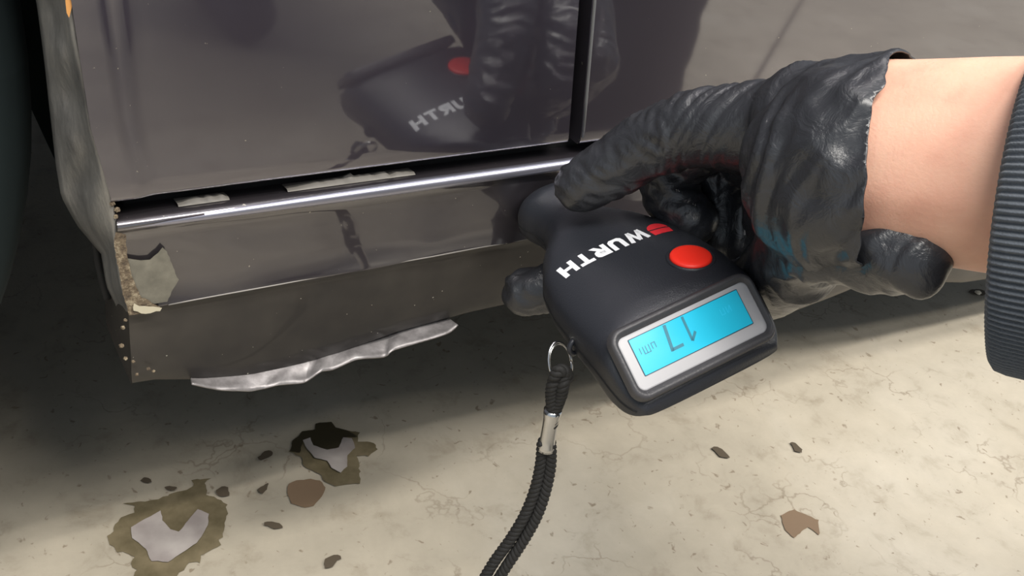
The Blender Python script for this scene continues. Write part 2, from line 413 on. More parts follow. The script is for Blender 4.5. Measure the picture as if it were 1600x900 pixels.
# sill: rounded top ledge, face, crease line, tucked lower lip
sp = [(0.030, 0.2560), (0.012, 0.2566), (0.006, 0.2572), (0.0020, 0.2578), (-0.0008, 0.2574), (-0.0022, 0.2560), (-0.0022, 0.2544), (-0.0008, 0.2528), (0.0004, 0.2515), (0.0006, 0.2470), (0.0003, 0.2400), (0.0, 0.2300), (0.0, 0.2170), (-0.0004, 0.2160), (-0.0004, 0.2152)]
sp2 = [(-0.0004, 0.2152), (0.0012, 0.2142), (0.0016, 0.2100), (0.0020, 0.2000), (0.0024, 0.1900), (0.0034, 0.1800), (0.0050, 0.1735), (0.0070, 0.1710), (0.0120, 0.1695), (0.0300, 0.1690), (0.05, 0.172)]
def sill_low(x):
    return lin([(0.07, 0.1725), (0.085, 0.1715), (0.11, 0.1640), (0.128, 0.1600), (0.150, 0.1590), (0.170, 0.1615), (0.20, 0.1670), (0.24, 0.1705), (0.30, 0.170), (0.36, 0.150), (0.42, 0.118), (0.483, 0.107), (0.583, 0.119), (0.70, 0.090), (0.85, 0.072), (1.45, 0.070)], x)
NXS = 220
def sill_rows(prof):
    rows = []
    for i in range(NXS+1):
        s = i/NXS; row = []
        for (y, z) in prof:
            x = edge_x(z) + 0.0004 + s**1.6 * (1.45 - edge_x(z))
            dent = 0.0012 * noise.noise(Vector((x*30, z*30, 3))) * (1 if z < 0.25 else 0.15) * (1 if x < 0.5 else 0.3)
            if z < 0.20: dent += 0.0018*noise.noise(Vector((x*14, z*20, 9)))
            zz_ = z
            if z < 0.21: zz_ = 0.21 - (0.21 - z) * (0.21 - sill_low(x)) / (0.21 - 0.1700)
            row.append(Vector((x, y + dent, zz_)))
        rows.append(row)
    Vv, F = loft(rows, close=False, cap=False); return Vv, [f[::-1] for f in F]
Vv, F = sill_rows(sp); sill = obj('sill', mesh_from('sill', Vv, F), M_sill, car)
Vv, F = sill_rows(sp2); obj('lower_sill', mesh_from('lower_sill', Vv, F), M_lower, car, 'dull dark scuffed lower face of the sill')
# end cap of the sill in the wheel opening
endp = [Vector((edge_x(z)+0.0006, y, z)) for y, z in sp + sp2[1:]]
me = mesh_from('sill_end', endp, [tuple(range(len(endp)))], False); obj('sill_end', me, M_lower, car)
# highlight along the rounded sill edge, put in as a pale metal bead
def bead(name, x0, x1, y, z, r, m, wob=0.0):
    P = [Vector((x0+(x1-x0)*k/80, y, z + wob*noise.noise(Vector((k*0.2, 1, 2))))) for k in range(81)]
    return obj(name, tube_mesh(name, P, lambda t: r*(0.5+0.5*min(1, 12*t, 12*(1-t))), 10), m, car)
M_bead = mat('sill_edge_highlight', srgb(170, 170, 185), 0.34, 0.9)
bead('sill_highlight_bead', 0.073, 1.4, -0.0008, 0.2550, 0.0029, M_bead, 0.0003)
# packed light dirt in the fender-to-sill gap
M_gapdirt = mat('pale_gap_dirt', srgb(112, 108, 102), 0.6)
def blob_strip(x0, x1, z, h, name='gap_dirt'):
    n = 40; up = []; lo = []
    for k in range(n+1):
        s = k/n; x = x0+(x1-x0)*s; e = math.sin(math.pi*s)
        hh = h*e*(0.6+0.9*noise.noise(Vector((x*260, 3, 1)))); up.append(Vector((x, 0.0045, z+hh))); lo.append(Vector((x, 0.0032, z-0.0006)))
    back = [Vector((p.x, 0.0105, z - 0.0010)) for p in up]
    Vv, F = loft([lo, up, back], close=False, cap=False)
    return obj(name, mesh_from(name, Vv, [f[::-1] for f in F]), M_gapdirt, car)
blob_strip(0.096, 0.116, 0.2585, 0.0034); blob_strip(0.140, 0.198, 0.2585, 0.0036)
# fine pale scratch line
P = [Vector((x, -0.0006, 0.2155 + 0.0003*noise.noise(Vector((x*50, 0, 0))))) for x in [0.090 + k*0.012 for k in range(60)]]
obj('crease_line', tube_mesh('crease_line', P, 0.00032, 6), mat('pale_scratch', srgb(128, 124, 120), 0.4, 0.2), car)

def patch_on_sill(name, pts, m, off=0.0006, jag=0.0004, label=None, yb=0.0, tz=0.0009):
    P = [on_y(x, y, yb) for x, y in pts]; Q = []
    n = len(P)
    for i in range(n):
        a_, b_ = P[i], P[(i+1) % n]; k = max(1, int((b_-a_).length/0.0015))
        for j in range(k):
            q = a_.lerp(b_, j/k); nv = noise.noise_vector(q*500)*jag; Q.append(Vector((q.x+nv.x, 0, q.z+nv.z)))
    bm = bmesh.new(); vs = [bm.verts.new((q.x, yb - off, q.z)) for q in Q]; fc = bm.faces.new(vs)
    bmesh.ops.inset_region(bm, faces=[fc], thickness=tz, depth=0)
    for v in bm.verts: v.co.y = yb + 0.0012
    for v in fc.verts: v.co.y = yb - off
    bm.normal_update()
    if fc.normal.y > 0: bmesh.ops.reverse_faces(bm, faces=bm.faces[:])
    bmesh.ops.triangulate(bm, faces=[x for x in bm.faces if len(x.verts) > 4])
    return obj(name, bm, m, car, label)
z3 = lambda pts: [(120 + x*0.4, 280 + y*0.4) for x, y in pts]
patch_on_sill('chipped_patch', z3([(190,300),(230,308),(280,305),(315,280),(330,258),(345,275),(370,320),(380,360),(395,385),(372,420),(350,470),(300,478),(250,455),(215,400),(175,330)]), M_filler, off=0.0016, label='pale chipped patch at the front end of the sill')
patch_on_sill('rust_edge', z3([(145,195),(185,205),(190,280),(205,350),(225,410),(250,450),(300,478),(325,490),(318,505),(270,512),(200,520),(175,440),(155,330),(140,250)]), M_rust, off=0.0020, label='rusty flaking edge of the sill')
patch_on_sill('light_scale', z3([(215,470),(240,480),(290,484),(325,486),(320,500),(260,512),(215,500)]), mat('light_scale', srgb(184, 176, 154), 0.6), off=0.0026, jag=0.0006)
# torn bright lip hanging under the sill
top = [(360,587),(440,574),(480,567),(520,556),(551,545),(600,535),(650,515),(700,506)]
bot = [(300,599),(330,606),(350,609),(380,611),(400,610),(430,602),(470,598),(480,594),(500,581),(520,577),(545,566),(565,560),(600,557),(612,548),(650,536),(700,520),(715,507)]
def lip(name, topx, botx, m, y0, y1):
    n = 70; A = catmull([Vector((x, y, 0)) for x, y in [(q[0], q[1]-10) for q in topx]], 6); B = catmull([Vector((x, y, 0)) for x, y in botx], 6)
    A = [A[int(k*(len(A)-1)/n)] for k in range(n+1)]; B = [B[int(k*(len(B)-1)/n)] for k in range(n+1)]
    rows = []
    for k in range(n+1):
        row = []
        for j in range(7):
            s = j/6; q = A[k].lerp(B[k], s)
            y = y0 + (y1-y0)*s + 0.0007*s*noise.noise(Vector((k*0.22, j*0.4, 4)))*2
            row.append(on_y(q.x, q.y, y))
        rows.append(row)
    Vv, F = loft(rows, close=False, cap=False)
    o = obj(name, mesh_from(name, Vv, F), m, car); sd = o.modifiers.new('s', 'SOLIDIFY'); sd.thickness = 0.0007
    return o
lip('torn_lip', [(298,595)] + top, bot, M_chrome, 0.009, -0.002)['label'] = 'torn bright bare metal lip under the sill'
# bent wheel arch flange
right = [(-150, 80), (-40, 95), (0, 110), (60, 118), (100, 127), (150, 138), (200, 146), (250, 160), (300, 172), (345, 180), (390, 183), (440, 190), (485, 203)]
left = [(-150, 30), (-40, 50), (0, 60), (60, 68), (100, 73), (150, 78), (200, 84), (250, 89), (300, 97), (345, 122), (390, 160), (440, 168), (485, 190)]
rows = []
for k in range(61):
    py = -150 + 635*k/60; xl = lin(left, py); xr = lin(right, py); row = []
    P1 = on_y(xr, py, 0.0002)
    for j in range(11):
        s = j/10; y = 0.0002 + 0.022*s
        wr = 0.0035*math.sin(s*3.1416)*noise.noise(Vector((k*0.16, s*2.0, 2)))
        q = on_y(xr + (xl-xr)*s, py + 6*s, y + wr); row.append(q)
    rows.append(row)
Vv, F = loft(rows, close=False, cap=False)
fg = obj('arch_flange', mesh_from('arch_flange', Vv, F), M_flange, car, 'crumpled pale grey flange of the wheel opening')
sd = fg.modifiers.new('s', 'SOLIDIFY'); sd.thickness = 0.0012; sd.offset = 0
pts = [on_y(x, y, -0.0008) for x, y in [(99,-30),(112,-30),(113,0),(112,12),(108,28),(104,20),(102,0)]]
obj('rust_streak', mesh_from('rust_streak', pts, [tuple(range(len(pts)))], False), M_orange, car)
# light seam of rust crumbs along the fender edge
for k, (px, py, r) in enumerate([(176,318,3.0),(183,328,3.2),(178,300,2.2),(172,282,2.0),(181,338,2.6),(126,90,1.2),(136,96,1.4),(153,196,1.5),(196,500,2.2),(192,512,2.6),(190,540,3),(196,560,2.4),(208,565,2.2),(214,585,2.0),(232,576,2.2),(240,580,1.8)]):
    bm = bmesh.new(); p = on_y(px, py, 0.0); bmesh.ops.create_icosphere(bm, subdivisions=2, radius=r*0.00032)
    for v in bm.verts: v.co += noise.noise_vector(v.co*2500 + Vector((k, 0, 0)))*r*0.00018
    bmesh.ops.translate(bm, verts=bm.verts, vec=p)
    obj('rust_crumb', bm, M_rust, car)
# dark arch liner: curved plastic shell behind the opening
rows = []
for k in range(25):
    th = R(-20 + 130*k/24)
    x = -0.30 + 0.40*math.cos(th); z = 0.33 + 0.36*math.sin(th)
    rows.append([Vector((x, y, z)) for y in (0.022, 0.10, 0.2, 0.34)])
Vv, F = loft(rows, close=False, cap=False); obj('arch_liner', mesh_from('arch_liner', Vv, F), M_plastic, car)
box('inner_arch_wall', -0.9, 0.13, 0.36, 0.38, 0.16, 0.95, M_plastic)
box('underbody', -0.9, 0.105, 0.38, 1.6, 0.225, 0.25, M_under)
box('far_side', -2.4, 1.45, 1.6, 1.62, 0.24, 0.95, M_under)
box('bumper', -1.5, -0.72, 0.0, 1.6, 0.15, 0.78, M_fender)
lathe_disc()
TC = Vector((-0.240, 0, 0.300)); rings = []
tprof = [(0.034, 0.215), (0.028, 0.235), (0.026, 0.255), (0.030, 0.275), (0.040, 0.289), (0.054, 0.296), (0.076, 0.299), (0.082, 0.299), (0.083, 0.292), (0.090, 0.292), (0.091, 0.300), (0.115, 0.300), (0.116, 0.292), (0.123, 0.292), (0.124, 0.300), (0.148, 0.300), (0.149, 0.292), (0.156, 0.292), (0.157, 0.300), (0.19, 0.296), (0.205, 0.285), (0.21, 0.25), (0.205, 0.215)]
for k in range(97):
    th = 2*math.pi*k/96
    rings.append([TC + Vector((r*math.cos(th), y, r*math.sin(th))) for y, r in tprof])
M_tyre = mat('tyre_rubber', srgb(17, 32, 34), 0.85)
Vv, F = loft(rings, close=False, cap=False); wh = obj('tyre', mesh_from('tyre', Vv, F), M_tyre, car)
# folded liner edge hanging behind the flange
P = [on_y(x, y, 0.03) for x, y in [(148,372),(152,400),(158,430),(168,466)]]
obj('liner_edge', tube_mesh('liner_edge', catmull(P, 5), 0.0016, 8), M_black, car)

# ------------------------------------------------------------------ paint thickness gauge
w = Vector((.96383389, -.02190532, .26560195)); a = Vector((-.05197637, -.9929292, .10672422)); t = Vector((-.26138611, .11666944, .95815737))
G0 = Vector((.2548, -.069, .255))
def G(x, y, z=0.0): return G0 + w*x + a*y + t*z
gauge = thing('paint_gauge', 'black handheld paint thickness gauge with red button and cyan display, pressed to the car', 'gauge', G(0, 0, -0.030))
# stations along a: (a, left, right, top, bottom, exponent)
st = [(-.0690, -.0090, .0200, -.0060, -.0260, 2.4),
      (-.0660, -.0120, .0225, -.0020, -.0285, 2.4),
      (-.0600, -.0125, .0225, -.0005, -.0290, 2.4),
      (-.0520, -.0100, .0200, -.0020, -.0290, 2.4),
      (-.0440, -.0100, .0190, -.0030, -.0290, 2.5),
      (-.0340, -.0140, .0235, -.0015, -.0290, 2.6),
      (-.0220, -.0235, .0300, -.0003, -.0295, 3.0),
      (-.0080, -.0315, .0355, .0000, -.0300, 3.3),
      (.0080, -.0358, .0388, .0002, -.0300, 3.0),
      (.0240, -.0378, .0395, .0004, -.0300, 3.1),
      (.0380, -.0390, .0380, .0004, -.0300, 3.3),
      (.0450, -.0394, .0364, -.0004, -.0300, 4.0),
      (.0500, -.0395, .0346, -.0030, -.0300, 5.0),
      (.0540, -.0394, .0342, -.0068, -.0300, 6.0),
      (.0600, -.0386, .0335, -.0128, -.0298, 6.0),
      (.0640, -.0372, .0325, -.0168, -.0290, 6.0),
      (.0672, -.0350, .0305, -.0200, -.0280, 4.5),
      (.0686, -.0320, .0280, -.0222, -.0268, 3.0)]
def slin(x):
    # monotone smooth interpolation between stations
    for A_, B_ in zip(st, st[1:]):
        if x <= B_[0]:
            s = (x-A_[0])/(B_[0]-A_[0]); return [A_[i] + (B_[i]-A_[i])*s for i in range(1, 6)]
    return list(st[-1][1:])
def ssm(x):
    k = 0.0022; acc = [0]*5; ws = 0
    for d, wt in ((-1, 1), (-.5, 2), (0, 3), (.5, 2), (1, 1)):
        q = slin(min(max(x + d*k, st[0][0]), st[-1][0])); ws += wt
        for i in range(5): acc[i] += q[i]*wt
    return [v/ws for v in acc]
NR = 96; rings = []
xs = [st[0][0] + (st[-1][0]-st[0][0])*k/110 for k in range(111)]
for x in xs:
    l, r, tp, bt, e = ssm(x); hw = (r-l)/2; cx = (r+l)/2; ring = []
    # upper and lower halves meet at a parting line
    part_z = bt + (tp-bt)*0.45
    for k in range(NR):
        th = 2*math.pi*k/NR; c_, s_ = math.cos(th), math.sin(th)
        xx = cx + hw*math.copysign(abs(c_)**(2/e), c_)
        zz = part_z + (tp-part_z if s_ > 0 else part_z-bt) * math.copysign(abs(s_)**(2/e), s_)
        ring.append(G(xx, x, zz))
    rings.append(ring)
cap0 = [G0 + (p-G0)*1.0 for p in rings[0]]
Vv, F = loft(rings)
body_me = mesh_from('body', Vv, F)
bvh = BVHTree.FromPolygons([Vector(v) for v in Vv], F)
body = obj('body', body_me, M_gauge, gauge)
body.modifiers.new('es', 'EDGE_SPLIT').split_angle = R(60)
# parting line round the side (fine groove bead)
P = []
loop_pts = [];
for x in xs[3:-2]:
    l, r, tp, bt, e = ssm(x); loop_pts.append(G(l - 0.00005, x, bt+(tp-bt)*0.45))
obj('seam', tube_mesh('seam', loop_pts, 0.00035, 6), M_black, gauge)
# probe foot touching the panel
P = [G(0.0055, -0.0665, -0.016), G(0.0055, -0.0685, -0.016)]
P = [P[0], Vector((P[1].x, -0.0006, P[1].z))]
obj('probe', tube_mesh('probe', [P[0], P[0].lerp(P[1], .5), P[1]], 0.007, 24), M_steel, gauge)

def surf(x, y, off=0.00012):
    o_ = G(x, y, 0.03); h = bvh.ray_cast(o_, -t)
    return (h[0] + t*off) if h[0] else G(x, y, 0)
def print_poly(name, polys, m, f=surf, parent=gauge, step=0.0014):
    bm = bmesh.new()
    for poly in polys:
        vs = [bm.verts.new((p[0], p[1], 0)) for p in poly]; fc = bm.faces.new(vs)
    bmesh.ops.triangulate(bm, faces=bm.faces[:])
    for _ in range(4):
        le = [e for e in bm.edges if e.calc_length() > step]
        if not le: break
        bmesh.ops.subdivide_edges(bm, edges=le, cuts=1); bmesh.ops.triangulate(bm, faces=[q for q in bm.faces if len(q.verts) > 3])
    for v in bm.verts: v.co = f(v.co.x, v.co.y)
    bm.normal_update(); s = sum((fc.normal.dot(t)*fc.calc_area() for fc in bm.faces))
    if s < 0: bmesh.ops.reverse_faces(bm, faces=bm.faces[:])
    return obj(name, bm, m, parent)
# letter strokes on a unit cell (x right in reading direction, y up)
def seg(p, q, wd):
    d = (Vector(q)-Vector(p)).normalized(); n_ = Vector((-d.y, d.x))*wd/2
    p, q = Vector(p), Vector(q); return [tuple(p-n_), tuple(q-n_), tuple(q+n_), tuple(p+n_)]
LET = {
 'W': (1.40, [seg((.14,1),(.38,0),.27), seg((.38,0),(.70,.95),.22), seg((.70,.95),(1.02,0),.22), seg((1.02,0),(1.26,1),.27)]),
 'U': (1.0, [[(0,1),(.30,1),(.30,.35),(.0,.35)], [(.70,1),(1,1),(1,.35),(.70,.35)], [(0,.35),(.30,.35),(.42,.24),(.5,.23),(.58,.24),(.70,.35),(1,.35),(.96,.14),(.78,0),(.22,0),(.04,.14)]]),
 'R': (1.02, [[(0,0),(.30,0),(.30,1),(0,1)], [(.30,1),(.78,1),(.95,.9),(1,.72),(.95,.5),(.8,.4),(.66,.36),(.30,.36),(.30,.56),(.62,.56),(.7,.62),(.72,.7),(.68,.77),(.30,.78)], [(.36,.38),(.70,.38),(1.04,0),(.68,0)]]),
 'T': (.96, [[(0,.76),(.96,.76),(.96,1),(0,1)], [(.33,0),(.63,0),(.63,.77),(.33,.77)]]),
 'H': (1.02, [[(0,0),(.30,0),(.30,1),(0,1)], [(.72,0),(1.02,0),(1.02,1),(.72,1)], [(.29,.38),(.73,.38),(.73,.62),(.29,.62)]])}
def text_polys(word, x0, y0, h, wd, gap):
    # reading direction is -w, letters' tops towards +a
    out = []; x = x0
    for ch in word:
        adv, polys = LET[ch]
        out.append([[(x - p[0]*wd, y0 + p[1]*h) for p in poly] for poly in polys]); x -= adv*wd + gap
    return out
TH = 0.0080; TW = 0.0068
tot = sum(LET[c_][0] for c_ in 'WURTH')
TW = (0.0425 - 4*0.0011) / tot
for k, (ch, polys) in enumerate(zip('WURTH', text_polys('WURTH', 0.0165, -0.0044, TH, TW, 0.0011))):
    lo = print_poly('letter', polys, M_whiteprint)
# emblem: red dome over a notched foot, split by a dark line
cx, cy = 0.0228, -0.0002
dome = [(cx + 0.0050*math.cos(R(th))*1.0, cy - 0.0004 - 0.0042*math.sin(R(th))) for th in range(0, 181, 12)]
foot = [(cx-0.0050, cy+0.0003), (cx+0.0050, cy+0.0003), (cx+0.0046, cy+0.0042), (cx+0.0016, cy+0.0042), (cx, cy+0.0022), (cx-0.0016, cy+0.0042), (cx-0.0046, cy+0.0042)]
print_poly('emblem', [dome, foot], M_redprint)
# button with raised collar and domed cap
bx, by = 0.0198, 0.0262
h0 = surf(bx, by, 0)
nb = t.copy()
hh = bvh.ray_cast(G(bx, by, 0.03), -t); nb = hh[1].normalized()
if nb.dot(t) < 0: nb = -nb
u1 = (w - nb*w.dot(nb)).normalized(); u2 = nb.cross(u1)
def lathe(name, prof, m, c0, ax, e1, e2, n=40, parent=gauge):
    rings = [[c0 + ax*z + (e1*math.cos(2*math.pi*k/n) + e2*math.sin(2*math.pi*k/n))*max(r, 1e-5) for k in range(n)] for r, z in prof]
    Vv, F = loft(rings); return obj(name, mesh_from(name, Vv, F), m, parent)
lathe('button_collar', [(.0104, -.0012), (.0100, .0001), (.0094, .0004), (.0089, .0002), (.0087, -.0012)], M_gauge, h0, nb, u1, u2)
lathe('button', [(.0086, -.0015), (.0086, .0002), (.0083, .0008), (.0078, .0011), (.0060, .0014), (.0030, .0016), (.0004, .0017)], M_red, h0, nb, u1, u2)
# display on the 45 degree face
DC = G(-0.0046, 0.0534, 0.0)
d45 = R(45); a2 = a*math.cos(d45) - t*math.sin(d45); t2 = t*math.cos(d45) + a*math.sin(d45)
def Dp(x, y, z=0.0): return DC + w*x + a2*y + t2*z
def rrect(x0, y0, x1, y1, r, n=6):
    out = []
    for cx_, cy_, s0 in ((x1-r, y0+r, -90), (x1-r, y1-r, 0), (x0+r, y1-r, 90), (x0+r, y0+r, 180)):
        for k in range(n+1):
            th = R(s0 + 90*k/n); out.append((cx_ + r*math.cos(th), cy_ + r*math.sin(th)))
    return out
def slab_rings(name, rings, m, cap=True, parent=gauge):
    rr = [[Dp(x, y, z) for x, y in ring] for ring, z in rings]; Vv, F = loft(rr, cap=False)
    if cap: F.append(tuple((len(rr)-1)*len(rr[0]) + j for j in range(len(rr[0]))))
    return obj(name, mesh_from(name, Vv, F, False), m, parent)
X0, Y0, X1, Y1 = -.0287, -.0005, .0302, .0198
def skew(ring): return ring
rim = slab_rings('display_rim', [(rrect(X0-.0040, Y0-.0044, X1+.0036, Y1+.0044, .006), -.0030), (rrect(X0-.0036, Y0-.0040, X1+.0032, Y1+.0040, .0058), -.0002),
      (rrect(X0-.0030, Y0-.0034, X1+.0026, Y1+.0034, .0052), .0008), (rrect(X0-.0020, Y0-.0026, X1+.0018, Y1+.0024, .0045), .0010), (rrect(X0-.0012, Y0-.0020, X1+.0012, Y1+.0014, .0038), .0006), (rrect(X0-.0002, Y0-.0004, X1+.0002, Y1+.0002, .0030), -.0014)], M_rim, cap=False)
set_smooth(rim.data)
fr = slab_rings('display_frame', [(rrect(X0-.0008, Y0-.0010, X1+.0008, Y1+.0008, .0030), -.0040), (rrect(X0-.0004, Y0-.0005, X1+.0004, Y1+.0004, .0028), -.0010), (rrect(X0, Y0, X1, Y1, .0025), -.0008)], M_whiteframe)
sx0, sy0, sx1, sy1 = -.0247, .0010, .0252, .0152
slab_rings('screen_edge', [(rrect(sx0-.0003, sy0-.0003, sx1+.0003, sy1+.0003, .0003, 2), -.0009), (rrect(sx0-.0003, sy0-.0003, sx1+.0003, sy1+.0003, .0003, 2), -.0006)], M_lcdedge, parent=fr)
scr = slab_rings('screen', [(rrect(sx0, sy0, sx1, sy1, .0002, 2), -.0009), (rrect(sx0, sy0, sx1, sy1, .0002, 2), -.0005)], M_lcd)
def dsurf(x, y): return Dp(x, y, -.00042)
# readout "17" (upside down from here) plus faint unit marks; reading direction -x, tops +y
def rd(x0, y0, pts, s): return [(x0 - px*s[0], y0 + py*s[1]) for px, py in pts]
def bar(p, q, wd): return seg(p, q, wd)
one = [bar((.0, 0), (.04, 1), .13), bar((.04, 1), (-.28, .72), .12)]
seven = [bar((.0, .94), (.52, .94), .12), bar((.50, 1), (.36, 0), .13)]
digits = []
for poly in one: digits.append([(-.0008 - x*.0085 - 0, .0014 + y*.0098) for x, y in poly])
for poly in seven: digits.append([(-.0052 - x*.0105, .0014 + y*.0102) for x, y in poly])
print_poly('digit', digits[:2], M_digit, f=dsurf, parent=scr, step=.01)
print_poly('digit', digits[2:], M_digit, f=dsurf, parent=scr, step=.01)
mu = []
for i, (x, h) in enumerate([(-.0155, .0024), (-.0170, .0024), (-.0182, .0030), (-.0196, .0030), (-.0208, .0030), (-.0222, .0024)]):
    mu.append([(x, .0052), (x-.0003, .0052), (x-.0003, .0052+h), (x, .0052+h)])
mu += [[(-.0155, .0052), (-.0170, .0052), (-.0170, .0055), (-.0155, .0055)], [(-.0182, .0079), (-.0208, .0079), (-.0208, .0082), (-.0182, .0082)]]
print_poly('unit_mark', mu, M_digit, f=dsurf, parent=scr, step=.01)
nf = [[(x, .0050), (x-.0003, .0050), (x-.0003, .0076), (x, .0076)] for x in (.0195, .0178, .0166, .0150)] + [[(.0195, .0050), (.0192, .0050), (.0178, .0076), (.0181, .0076)], [(.0166, .0073), (.0150, .0073), (.0150, .0076), (.0166, .0076)]]
print_poly('mode_mark', nf, M_faint, f=dsurf, parent=scr, step=.01)
# strap eyelet moulded on the left flank
ex = G(-0.0372, 0.026, -0.018)
P = [ex + w*(-0.0030*math.sin(R(th)) ) + t*(0.0032*math.cos(R(th))) + a*(0.0006*math.sin(R(th))) for th in range(0, 181, 15)]
obj('strap_eyelet', tube_mesh('strap_eyelet', P, 0.0011, 10), M_gauge, gauge, 'glossy black eyelet')

# ------------------------------------------------------------------ wrist strap
zr = 0.411
strap = thing('wrist_strap', 'black braided wrist strap hanging from the gauge by a steel ring', 'strap', Pc(760, 900, zr))
def ell(cx_, cy_, rx, ry, z, tilt, n=40, z_amp=0.0):
    out = []
    for k in range(n+1):
        th = 2*math.pi*k/n; x = rx*math.cos(th); y = ry*math.sin(th); T_ = R(tilt)
        out.append(Pc(cx_ + x*math.cos(T_) - y*math.sin(T_), cy_ + x*math.sin(T_) + y*math.cos(T_), z + z_amp*math.cos(th)))
    return out
obj('split_ring', tube_mesh('split_ring', ell(875, 567, 17.5, 33, zr, -8, z_amp=.003), 0.00048, 8), M_steel, strap, 'thin bright steel ring')
obj('split_ring', tube_mesh('split_ring', ell(876, 569, 17.5, 32, zr+.0009, -6, z_amp=.003), 0.00042, 8), M_steel, strap, 'thin bright steel ring')
def rope(name, pts, r, strands=3, pitch=0.007, parent=strap, m=M_cord, flat=1.0):
    P = catmull(pts, 26); fr = frames(P); lens = [0]
    for i in range(1, len(P)): lens.append(lens[-1] + (P[i]-P[i-1]).length)
    V = []; F = []
    for s in range(strands):
        Q = []
        for i, p in enumerate(P):
            th = 2*math.pi*(s/strands + lens[i]/pitch); u, v_ = fr[i]
            Q.append(p + (u*math.cos(th) + v_*math.sin(th)*flat)*r*0.52)
        me = tube_mesh('x', Q, r*0.56, 8)
        off = len(V); V += [v.co.copy() for v in me.vertices]; F += [tuple(off+i for i in p.vertices) for p in me.polygons]
        bpy.data.meshes.remove(me)
    return obj(name, mesh_from(name, V, F), m, parent)
# knot over the ring
k1 = [Pc(872,586,zr-.001), Pc(864,600,zr), Pc(862,620,zr+.004), Pc(864,644,.419), Pc(862,664,.422)]
k2 = [Pc(884,584,zr-.001), Pc(880,600,zr-.001), Pc(876,618,zr+.003), Pc(867,642,.419), Pc(860,668,.423)]
kt = [Pc(866,590,zr-.002), Pc(874,579,zr-.004), Pc(884,582,zr-.002), Pc(887,592,zr+.001)]
for q in (k1, k2, kt): rope('cord_loop', q, 0.0026, pitch=0.006)
# metal ferrule
def ferr(p0, p1, r):
    P = [p0.lerp(p1, k/10) for k in range(11)]
    return tube_mesh('ferrule', P, lambda s: r*(1 - 0.12*math.sin(math.pi*s) + (0.06 if s < .12 or s > .88 else 0)), 20)
obj('ferrule', ferr(Pc(864,640,.419), Pc(853,702,.428), 0.0036), M_steel, strap, 'bright crimped steel ferrule')
left_p = [(848,690),(845,725),(836,765),(820,805),(798,842),(772,878),(750,915),(725,960),(690,1020),(655,1080),(630,1140),(617,1200)]
right_p = [(860,692),(860,727),(852,768),(838,808),(817,846),(792,884),(768,922),(742,966),(706,1026),(671,1086),(646,1144),(633,1202)]
zz = lambda k: .426 + 0.0060*k
rope('cord', [Pc(x, y, zz(k)) for k, (x, y) in enumerate(left_p)], 0.0025, pitch=0.0075)
rope('cord', [Pc(x, y, zz(k)+.0003) for k, (x, y) in enumerate(right_p)], 0.0025, pitch=-0.0075)
# ------------------------------------------------------------------ person: arm, glove, sleeve
A1 = Pc(1412, 252, .345); A2 = Pc(1600, 265, .325)
AX = (A2 - A1).normalized()
person = thing('person', 'person reaching in from the right, ribbed dark sleeve and black disposable glove holding the gauge', 'person', A2 + AX*0.25)
def blob(chain_list, voxel=0.0013, smooth=10):
    """tapered capsules joined in one closed surface by a voxel remesh"""
    bm = bmesh.new()
    for chain in chain_list:
        for (p0, r0), (p1, r1) in zip(chain, chain[1:]):
            L_ = (p1-p0).length; n = max(3, int(L_/0.002))
            ax = (p1-p0).normalized(); u = ax.orthogonal().normalized(); v_ = ax.cross(u)
            rings = []
            for k in range(n+1):
                s = k/n; r = r0 + (r1-r0)*s
                rings.append([p0 + (p1-p0)*s + (u*math.cos(2*math.pi*j/20) + v_*math.sin(2*math.pi*j/20))*r for j in range(20)])
            for (c_, r, sg, fi) in ((p0, r0, -1, True), (p1, r1, 1, False)):
                caps = [[c_ + ax*sg*r*math.sin(R(q)) + (u*math.cos(2*math.pi*j/20) + v_*math.sin(2*math.pi*j/20))*max(r*math.cos(R(q)), r*0.02) for j in range(20)] for q in (20, 40, 60, 75, 88)]
                if fi: rings = caps[::-1] + rings
                else: rings = rings + caps
            Vv, F = loft(rings)
            bv = [bm.verts.new(q) for q in Vv]
            for f in F: bm.faces.new([bv[i] for i in f])
    bmesh.ops.recalc_face_normals(bm, faces=bm.faces[:])
    me = bpy.data.meshes.new('tmp'); bm.to_mesh(me); bm.free()
    o = bpy.data.objects.new('tmp', me); COL.objects.link(o)
    rm = o.modifiers.new('r', 'REMESH'); rm.mode = 'VOXEL'; rm.voxel_size = voxel
    sm = o.modifiers.new('s', 'SMOOTH'); sm.factor = 0.6; sm.iterations = smooth
    res = evaluated(o); bpy.data.objects.remove(o, do_unlink=True); set_smooth(res); return res

idx = [(Pc(1330,216,.372), .020), (Pc(1200,200,.392), .0170), (Pc(1095,198,.405), .0145), (Pc(1012,226,.420), .0125), (Pc(955,264,.430), .0118), (Pc(908,290,.438), .0106)]
mid_f = [(Pc(1330,230,.39), .021), (Pc(1190,205,.425), .017), (Pc(1105,215,.440), .0140), (Pc(1040,258,.452), .0128), (Pc(1048,305,.452), .0115), (Pc(1085,345,.446), .0095)]
ring_f = [(Pc(1330,255,.40), .021), (Pc(1220,235,.435), .016), (Pc(1140,245,.458), .0125), (G(.066,-.020,.012), .0108), (G(.064,-.010,-.008), .0098), (G(.056,.000,-.022), .0088)]
pinky = [(Pc(1340,270,.40), .020), (Pc(1270,255,.435), .015), (Pc(1200,270,.455), .0115), (G(.080,-.012,.000), .0098), (G(.076,-.002,-.018), .0088), (G(.066,.006,-.030), .0080)]
thumb = [(Pc(1370,330,.360), .021), (Pc(1280,362,.375), .0170), (G(.060,.020,-.040), .0135), (G(.036,-.012,-.0440), .0118), (G(.006,-.042,-.0450), .0112), (G(-.0170,-.0575,-.0495), .0105)]
